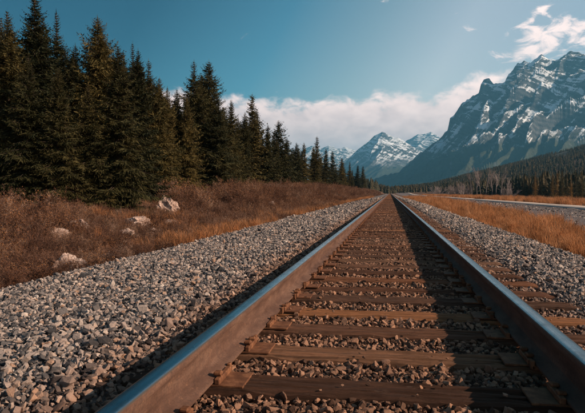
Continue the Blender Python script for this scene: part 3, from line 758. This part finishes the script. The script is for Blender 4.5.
for (rw, sd, mk), qs in alike.items():
    qs.sort(key=lambda q: -q[2])
    words = [''] if len(qs) == 1 else ['taller ', 'shorter '] if len(qs) == 2 else ['tallest '] + ['middle-sized '] * (len(qs) - 2) + ['shortest ']
    for q, wd in zip(qs, words):
        plant_tree(SPR[int(rng.integers(0, 7))] if q[1] < 62 else FARSPR[int(rng.integers(0, 3))], q[0], q[1], q[2], rng.uniform(.9, 1.25), '%sdark %s spruce behind and %s of the %s' % (wd, rw, sd, mk), 'tree', 'spruces deeper in the left stand')

# the brush on the bank, thinner in front of the boulders
def on_ground(px, py):
    d = px_dir(px, py); lo = 1.0
    for q in np.geomspace(3, 200, 900):
        pt = CAM + d * q
        if pt[2] <= ground_z(pt[0], pt[1]) + .02: return pt
    return CAM + d * 40
ROCKS = [(66, 271, .66, .48, 'large pale pinkish boulder at the edge of the gravel by the orange grass'),
         (166, 214, 1.1, 1.0, 'tall pale pointed boulder below the spruces'),
         (137, 226, .75, .5, 'pale slanting rock left of the tall pointed boulder'),
         (150, 233, .6, .28, 'low flat rock in the brush before the slanting rock'),
         (59, 236, .5, .28, 'small flat white rock lying in the brush on the left'),
         (70, 227, .42, .3, 'small pinkish rock just above the flat white rock'),
         (84, 231, .4, .45, 'upright grey stone sticking out of the brush'),
         (22, 247, .22, .24, 'small pale stone near the left edge of the brush'),
         (126, 235, .5, .25, 'narrow pinkish rock low in the brush left of the low flat rock'),
         (115, 258, .5, .22, 'small rock half hidden in the orange grass at the gravel edge'),
         (172, 226, .5, .3, 'brownish rock just under the tall pointed boulder'),
         (270, 205, .9, .4, 'far pale rock in the brush halfway along the bank')]
ROCK_AT = [on_ground(q[0], q[1]) for q in ROCKS]
def clear_of_rocks(x, y):
    ok = np.ones(len(x), bool)
    for pt, q in zip(ROCK_AT, ROCKS):
        d = -pt[:2] / np.hypot(*pt[:2]); u = (x - pt[0]) * d[0] + (y - pt[1]) * d[1]; v_ = np.abs((x - pt[0]) * -d[1] + (y - pt[1]) * d[0])
        ok &= ~((u > -q[2] * .4) & (u < 1.1) & (v_ < q[2] * .4))
    return ok
def shrub_mesh(seed, leafy):
    g = np.random.default_rng(seed); B, D, N_, L_, W_ = [], [], [], [], []; LB, LD, LN, LL, LW = [], [], [], [], []
    for s in range(16):
        a = g.uniform(0, 6.28); lean = g.uniform(.1, .85); d = np.array((math.cos(a) * lean, math.sin(a) * lean, 1.0)); d /= np.linalg.norm(d)
        p = np.array((g.normal(0, .08), g.normal(0, .08), -.05)); hgt = g.uniform(.5, 1.05)
        for q in range(4):
            d2 = d + g.normal(0, .16, 3); d2 /= np.linalg.norm(d2); ln = hgt / 4
            B.append(p); D.append(d2); N_.append(g.normal(size=3)); L_.append(ln * 1.25); W_.append(.020 * (1 - q * .18))
            for r in range(4):
                pp = p + d2 * ln * g.uniform(.1, 1); dd = d2 + g.normal(0, .6, 3); dd /= np.linalg.norm(dd); l2 = g.uniform(.10, .30) * (1.1 - .15 * q)
                B.append(pp); D.append(dd); N_.append(g.normal(size=3)); L_.append(l2); W_.append(.012)
                for u in range(2):
                    p3 = pp + dd * l2 * g.uniform(.3, .9); d3 = dd + g.normal(0, .6, 3); d3 /= np.linalg.norm(d3)
                    B.append(p3); D.append(d3); N_.append(g.normal(size=3)); L_.append(g.uniform(.06, .17)); W_.append(.009)
                    if g.random() < leafy:
                        LB.append(p3 + d3 * .05); e = g.normal(size=3); LD.append(e / np.linalg.norm(e)); LN.append(g.normal(size=3)); LL.append(g.uniform(.03, .06)); LW.append(g.uniform(.018, .032))
            p = p + d2 * ln; d = d2
    V, F = kites(np.array(B), np.array(D), np.array(N_), np.array(L_), np.array(W_)); mi = np.zeros(len(F), int)
    if LB:
        V2, F2 = kites(np.array(LB), np.array(LD), np.array(LN), np.array(LL), np.array(LW)); F = np.concatenate((F, F2 + len(V))); V = np.concatenate((V, V2)); mi = np.concatenate((mi, np.ones(len(F2), int)))
    return mesh('shrub', V, F, [MAT['twig'], MAT['leaf']], False, mi)
shrubs = [shrub_mesh(200 + i, .75 if i < 4 else .12) for i in range(7)]
def grass_mesh(seed, n, h, spread, lean):
    g = np.random.default_rng(seed); V, F = [], []
    for i in range(n):
        a = g.uniform(0, 6.28); p = np.array((g.normal(0, spread), g.normal(0, spread), -.03)); ln = h * g.uniform(.45, 1.1); d = np.array((math.cos(a), math.sin(a), 0)); s = np.array((-d[1], d[0], 0)); w_ = g.uniform(.004, .008)
        le = g.uniform(.1, lean); q0 = p; q1 = p + d * ln * le * .3 + np.array((0, 0, ln * .55)); q2 = p + d * ln * le + np.array((0, 0, ln * (1 - .3 * le)))
        b = len(V); V += [q0 - s * w_, q0 + s * w_, q1 - s * w_ * .8, q1 + s * w_ * .8, q2]
        F += [(b, b + 1, b + 3), (b, b + 3, b + 2), (b + 2, b + 3, b + 4)]
    return mesh('grass_tuft', np.array(V), np.array(F), [MAT['grass']], False)
tufts = [grass_mesh(300 + i, 55, .42 + .05 * (i % 3), .085, .75) for i in range(6)]

def pts_band(n, xf, y0, y1, power=1.6):
    u = rng.random(n); y = y0 + (y1 - y0) * u ** power; x = xf(rng.random(n), y); return x, y
# thicket
x, y = pts_band(7500, lambda u, y: -4.9 - 12.0 * u ** 1.1, 5.0, 170.0, 1.8)
x2, y2 = pts_band(1500, lambda u, y: -5.4 - 11.0 * u, 120.0, 520.0, 1.3); x = np.concatenate((x, x2)); y = np.concatenate((y, y2))
dens = fbm(x * .25, y * .25, 3, 5)
k_ = clear_of_rocks(x, y) & (rng.random(len(x)) < .8 + 1.8 * dens) & (x < -5.3 - .9 * fbm(y * .3, y * 0, 3, 6))
x, y = x[k_], y[k_]
sc = (.3 + .95 * rng.random(len(x)) ** 1.5) * (1 + .5 * fbm(x * .6, y * .6, 2, 91)) * (0.42 + .5 * smooth(5, 9.5, -x)) * (1 + .0035 * np.minimum(y, 200))
ang = np.degrees(np.arctan2(-x, y)); sc = sc * (1 - .68 * smooth(21, 23.5, ang) * smooth(32, 28, ang) * (x > -12)) * (1 - .18 * smooth(28, 32, ang))
p = np.column_stack((x, y, ground_z(x, y))); r = np.column_stack((rng.normal(0, .12, len(x)), rng.normal(0, .12, len(x)), rng.uniform(0, 6.28, len(x))))
vis, _ = in_view(p, 1.15)
mixn = fbm(x * .12, y * .12, 3, 8); ii = np.where(mixn + rng.normal(0, .2, len(x)) > .12, rng.integers(4, 7, len(x)), rng.integers(0, 4, len(x)))
o = scatter('bank_brush', shrubs, p[vis], r[vis], np.stack((sc, sc, sc * rng.uniform(.75, 1.1, len(x))), -1)[vis], ii[vis])
tag(o, 'tangled reddish-brown leafless brush covering the bank below the spruces', 'brush')
# dry grass: the wide strip on the right, the fringe and tufts on the left
gpos, gscl = [], []
x, y = pts_band(9500, lambda u, y: 3.55 + (3.2 + np.clip(y * .035, 0, 5)) * u, 4.0, 160.0, 1.9); k_ = rng.random(len(x)) < .6 + 1.5 * fbm(x * .5, y * .3, 3, 15)
gpos.append((x[k_], y[k_])); gscl.append((.45 + 1.1 * rng.random(k_.sum()) ** 1.6) * (.62 + .38 * smooth(3.6, 4.8, x[k_])) * (1 + .9 * fbm(x[k_] * .7, y[k_] * .4, 3, 19)))
x, y = pts_band(1500, lambda u, y: 22.4 + 18 * u ** 1.6, 20.0, 420.0, 1.3); gpos.append((x, y)); gscl.append(rng.uniform(1.0, 2.0, len(x)))
x, y = pts_band(2600, lambda u, y: -4.35 - 1.5 * u ** 1.4, 4.0, 160.0, 1.7); k_ = (fbm(y * .35, x * .3, 3, 16) > .02) & (rng.random(len(x)) < smooth(8, 15, y)); gpos.append((x[k_], y[k_])); gscl.append(rng.uniform(.45, 1.0, k_.sum()))
x, y = pts_band(1600, lambda u, y: -5.5 - 9 * u, 5.0, 120.0, 1.7); k_ = (fbm(x * .3, y * .3, 3, 17) > .1) & (y > 13); gpos.append((x[k_], y[k_])); gscl.append(rng.uniform(.5, 1.1, k_.sum()))
x = np.concatenate([q[0] for q in gpos]); y = np.concatenate([q[1] for q in gpos]); sc = np.concatenate(gscl) * (1 + .004 * np.minimum(y, 150))
p = np.column_stack((x, y, ground_z(x, y))); vis, _ = in_view(p, 1.15)
r = np.column_stack((rng.normal(0, .1, len(x)), rng.normal(0, .1, len(x)), rng.uniform(0, 6.28, len(x))))
o = scatter('dry_grass', tufts, p[vis], r[vis], np.stack((sc, sc, sc), -1)[vis], rng.integers(0, 6, vis.sum()))
tag(o, 'dry orange grass in tufts along both edges of the ballast', 'grass')

x, y = pts_band(9000, lambda u, y: 6.6 + 10.4 * u, 9.0, 150.0, 1.6); k_ = rng.random(len(x)) < .5 + 1.4 * fbm(x * .5, y * .18, 3, 61); x, y = x[k_], y[k_]
p = np.column_stack((x, y, ground_z(x, y))); vis, _ = in_view(p, 1.1); sc = rng.uniform(.03, .10, len(x)) * (1 + .012 * y)
o = scatter('flat_gravel', stones, p[vis], rng.uniform(0, 6.28, (vis.sum(), 3)), np.stack((sc * 1.3, sc * 1.3, sc * .7), -1)[vis], rng.integers(0, len(stones), vis.sum()))
tag(o, 'coarse grey gravel strewn over the flat between grass and road', 'gravel')

x, y = pts_band(5000, lambda u, y: -4.6 - 7.5 * u, 5.0, 60.0, 1.6); p = np.column_stack((x, y, ground_z(x, y))); vis, _ = in_view(p, 1.1)
sc = rng.uniform(.14, .34, len(x)) * (1 + .01 * y); r = np.column_stack((rng.normal(0, .5, (len(x), 2)), rng.uniform(0, 6.28, len(x))))
o = scatter('bank_litter', shrubs, p[vis], r[vis], np.stack((sc * 1.5, sc * 1.5, sc), -1)[vis], rng.integers(0, 7, vis.sum()))
tag(o, 'low dead twigs and leaf litter on the soil of the left bank', 'litter')
# boulders on the bank: pixel, width and height in metres
def boulder_mesh(seed, sx, sy, sz):
    g = np.random.default_rng(seed); bm = bmesh.new(); bmesh.ops.create_icosphere(bm, subdivisions=5, radius=.5)
    cuts = []
    for _ in range(16):
        d = g.normal(size=3); cuts.append((d / np.linalg.norm(d), g.uniform(.22, .42)))
    C = np.array([v.co[:] for v in bm.verts])
    for n_, off in cuts:
        e = np.clip(C @ n_ - off, 0, None); C = C - n_ * e[:, None] * .95
    q = .30 * ridged(C[:, 0] * 3.1 + C[:, 2] * 2.2, C[:, 1] * 3.1 - C[:, 2] * 2.9, 5, seed, .6) + .12 * fbm(C[:, 0] * 11 - C[:, 2] * 7, C[:, 1] * 11 + C[:, 2] * 9, 4, seed + 3, .6)
    C = C * (.82 + q)[:, None] * np.array((sx, sy, sz)) * 1.3
    for v, c in zip(bm.verts, C): v.co = c
    return bm_mesh('boulder', bm, MAT['rock'])
for i, (px, py, wx, hz_, lab) in enumerate(ROCKS):
    pt = ROCK_AT[i]
    o = obj('boulder', boulder_mesh(900 + i, wx, wx * .8, hz_), None, (pt[0], pt[1], pt[2] + hz_ * .12), (rng.normal(0, .12), rng.normal(0, .12), rng.uniform(0, 6.28)))
    tag(o, lab, 'boulder', 'boulders on the left bank')

# ------------------------------------------------------------------ the woods on the right
def bare_tree(seed, spread=.22, bushy=False):
    g = np.random.default_rng(seed); trunk, twigs = [], []
    def grow(p, d, ln, r, lev):
        n = 3 if lev < 3 else 2
        for q in range(n):
            d = d + g.normal(0, .10, 3) + np.array((0, 0, .05)); d /= np.linalg.norm(d); p2 = p + d * ln / n
            (trunk if lev == 0 else twigs).append((p, p2, r * (1 - q / n * .35), r * (1 - (q + 1) / n * .35)))
            if lev < 3:
                for b in range(int(g.integers(2, 5)) if (lev > 0 or q > 0 or bushy) else 0):
                    e = d + g.normal(0, .55, 3); e[2] = abs(e[2]) * .9 + .15; e /= np.linalg.norm(e); grow(p + (p2 - p) * g.random(), e, ln * g.uniform(.32, .5), r * .45, lev + 1)
            p = p2
    if bushy:
        for s in range(7):
            a = g.uniform(0, 6.28); d = np.array((math.cos(a) * .6, math.sin(a) * .6, 1.0)); grow(np.array((g.normal(0, .06), g.normal(0, .06), 0)), d / np.linalg.norm(d), .8, .011, 0 if s == 0 else 1)
    else:
        grow(np.array((0, 0, 0.)), np.array((0, 0, 1.)), .9, .014, 0)
    tv, tf = tubes(trunk, 5); bv, bf = tubes(twigs, 3)
    return mesh('trunk', tv, tf, [MAT['bare']], True), mesh('branches', bv, bf, [MAT['bare']], True)
BARE = [bare_tree(1), bare_tree(2), bare_tree(3)]; BUSH = [bare_tree(11, bushy=True), bare_tree(12, bushy=True)]
RIGHT = [(523, 174, 58, 0, 'S', 'first dark spruce right of the pale bare trees'), (529, 172, 66, 1, 'L', 'thin orange larch beside the first dark spruce'), (535, 171, 57, 0, 'L', 'orange-tinged larch beyond the road, left of the two close dark spruces'),
         (541, 173, 60, 1, 'S', 'left of two close dark spruces beyond the road'), (546, 171, 62, 0, 'S', 'right of two close dark spruces beyond the road'), (552, 172, 56, 0, 'L', 'wide orange larch at the road in the middle of the right wood'),
         (557, 170, 61, 1, 'L', 'narrow tall larch right of the wide orange one'), (562, 169, 57, 0, 'S', 'tall dark spruce beyond the road near the right edge'), (567, 171, 59, 1, 'S', 'slim spruce right of the tall dark one'),
         (571, 175, 54, 1, 'L', 'low bright larch close to the right edge'), (576, 170, 58, 0, 'S', 'dark spruce next to last at the right edge'), (582, 168, 55, 1, 'S', 'last spruce, cut by the right edge of the picture')]
for px, py, x, v, kd, lab in RIGHT:
    y = px_at_lateral(px, x); h = top_height(px, py, x, y) - float(ground_z(x, y)) + .2
    plant_tree((SMALL if kd == 'S' else LARCH)[v], x, y, h, rng.uniform(.95, 1.2), lab, 'tree', 'conifers beyond the road', 'spruce_tree' if kd == 'S' else 'larch_tree')
BTREES = [(472, 172, 52, 'leftmost of the tall pale bare trees beyond the road'), (477, 167, 55, 'tallest pale bare tree before the dark wood'), (481, 168, 53, 'forked pale bare tree right of the tallest bare one'),
          (486, 172, 57, 'thin pale bare tree between the forked one and the middle clump'), (492, 171, 54, 'left tree of the middle clump of bare trees'), (496, 170, 56, 'middle tree of the middle clump of bare trees'),
          (501, 172, 53, 'right tree of the middle clump of bare trees'), (507, 177, 55, 'short bare tree right of the middle clump'), (513, 181, 50, 'last short bare tree before the dark spruces')]
for i, (px, py, x, lab) in enumerate(BTREES):
    y = px_at_lateral(px, x); h = (top_height(px, py, x, y) - float(ground_z(x, y))) * .8
    tk, br = BARE[i % 3]
    e = obj('bare_tree', None, loc=(x, y, float(ground_z(x, y)) - .1), rot=(0, 0, rng.uniform(0, 6)), scl=(h * .95, h * .95, h / .92)); obj('trunk', tk, e); obj('branches', br, e)
    tag(e, lab, 'tree', 'bare trees beyond the road')
BUSHES = [(433, 187, 40, 'leftmost grey bare bush beside the far road'), (440, 186, 42, 'second grey bare bush beside the far road'), (448, 187, 40, 'grey bare bush between the two wider bare bushes by the road'), (455, 184, 44, 'wide grey bare bush left of the tall bare trees'),
          (462, 183, 44, 'grey bare bush at the foot of the leftmost bare tree'), (468, 185, 42, 'low grey bush right at the foot of the tall bare trees'), (504, 188, 40, 'small grey bush under the right bare trees'), (511, 187, 41, 'small grey bush left of the first dark spruce')]
for i, (px, py, x, lab) in enumerate(BUSHES):
    y = px_at_lateral(px, x); h = top_height(px, py, x, y) - float(ground_z(x, y))
    tk, br = BUSH[i % 2]
    e = obj('bare_bush', None, loc=(x, y, float(ground_z(x, y)) - .1), rot=(0, 0, rng.uniform(0, 6)), scl=(h * 1.3, h * 1.3, h * 1.05)); obj('stem', tk, e); obj('branches', br, e)
    tag(e, lab, 'bush', 'bare bushes beside the far road')

# the forest behind: one mass over the flat and the foothill
def far_tree(seed, slim):
    g = np.random.default_rng(seed); V, F = [], []
    n = 9
    for q in range(9):
        t = q / 9; r = slim * (1 - t) ** .9 * g.uniform(.8, 1.15); z0 = .06 + .94 * t; b = len(V)
        for j in range(n):
            a = j * 6.283 / n + g.normal(0, .15); rr = r * g.uniform(.55, 1.2); V.append((math.cos(a) * rr, math.sin(a) * rr, z0 - g.uniform(.0, .05)))
        V.append((0, 0, min(1, z0 + .2))); F += [(b + j, b + (j + 1) % n, b + n) for j in range(n)]
    return mesh('far_tree', np.array(V), np.array(F), [MAT['needles_far']], False)
fars = [far_tree(i, s) for i, s in enumerate((.20, .25, .22, .28))]
n = 26000
aa = np.radians(rng.uniform(-6, 21.5, n)); rr = np.sqrt(rng.uniform(170.0 ** 2, 2600.0 ** 2, n)); x = np.sin(aa) * rr; y = np.cos(aa) * rr
aa2 = np.radians(rng.uniform(-6, 21.5, 5000)); rr2 = rng.uniform(160, 700, 5000); x = np.concatenate((x, np.sin(aa2) * rr2)); y = np.concatenate((y, np.cos(aa2) * rr2))
edge = 66 + 14 * fbm(y * .012, y * 0, 3, 44) + np.clip(y - 260, 0, 2000) * -.02
k_ = (x > edge) | ((y > 720 + 90 * fbm(x * .02, x * 0, 2, 45)) & (x > -60)) | ((y > 430) & (x < -14) & (x > -90))
x, y = x[k_], y[k_]; clr = fbm(x * .006, y * .006, 3, 46); k_ = (clr < .28) | (np.hypot(x, y) < 600); x, y = x[k_], y[k_]
h = rng.uniform(5, 12.5, len(x)) * (1 - .25 * (np.hypot(x, y) < 260)); p = np.column_stack((x, y, ground_z(x, y) - .3)); vis, _ = in_view(p, 1.1)
o = scatter('conifer_forest', fars, p[vis], np.column_stack((x * 0, x * 0, rng.uniform(0, 6.28, len(x))))[vis], np.stack((h, h, h), -1)[vis], rng.integers(0, 4, vis.sum()))
tag(o, 'dark conifer forest covering the flat and the foothill below the mountains', 'forest')
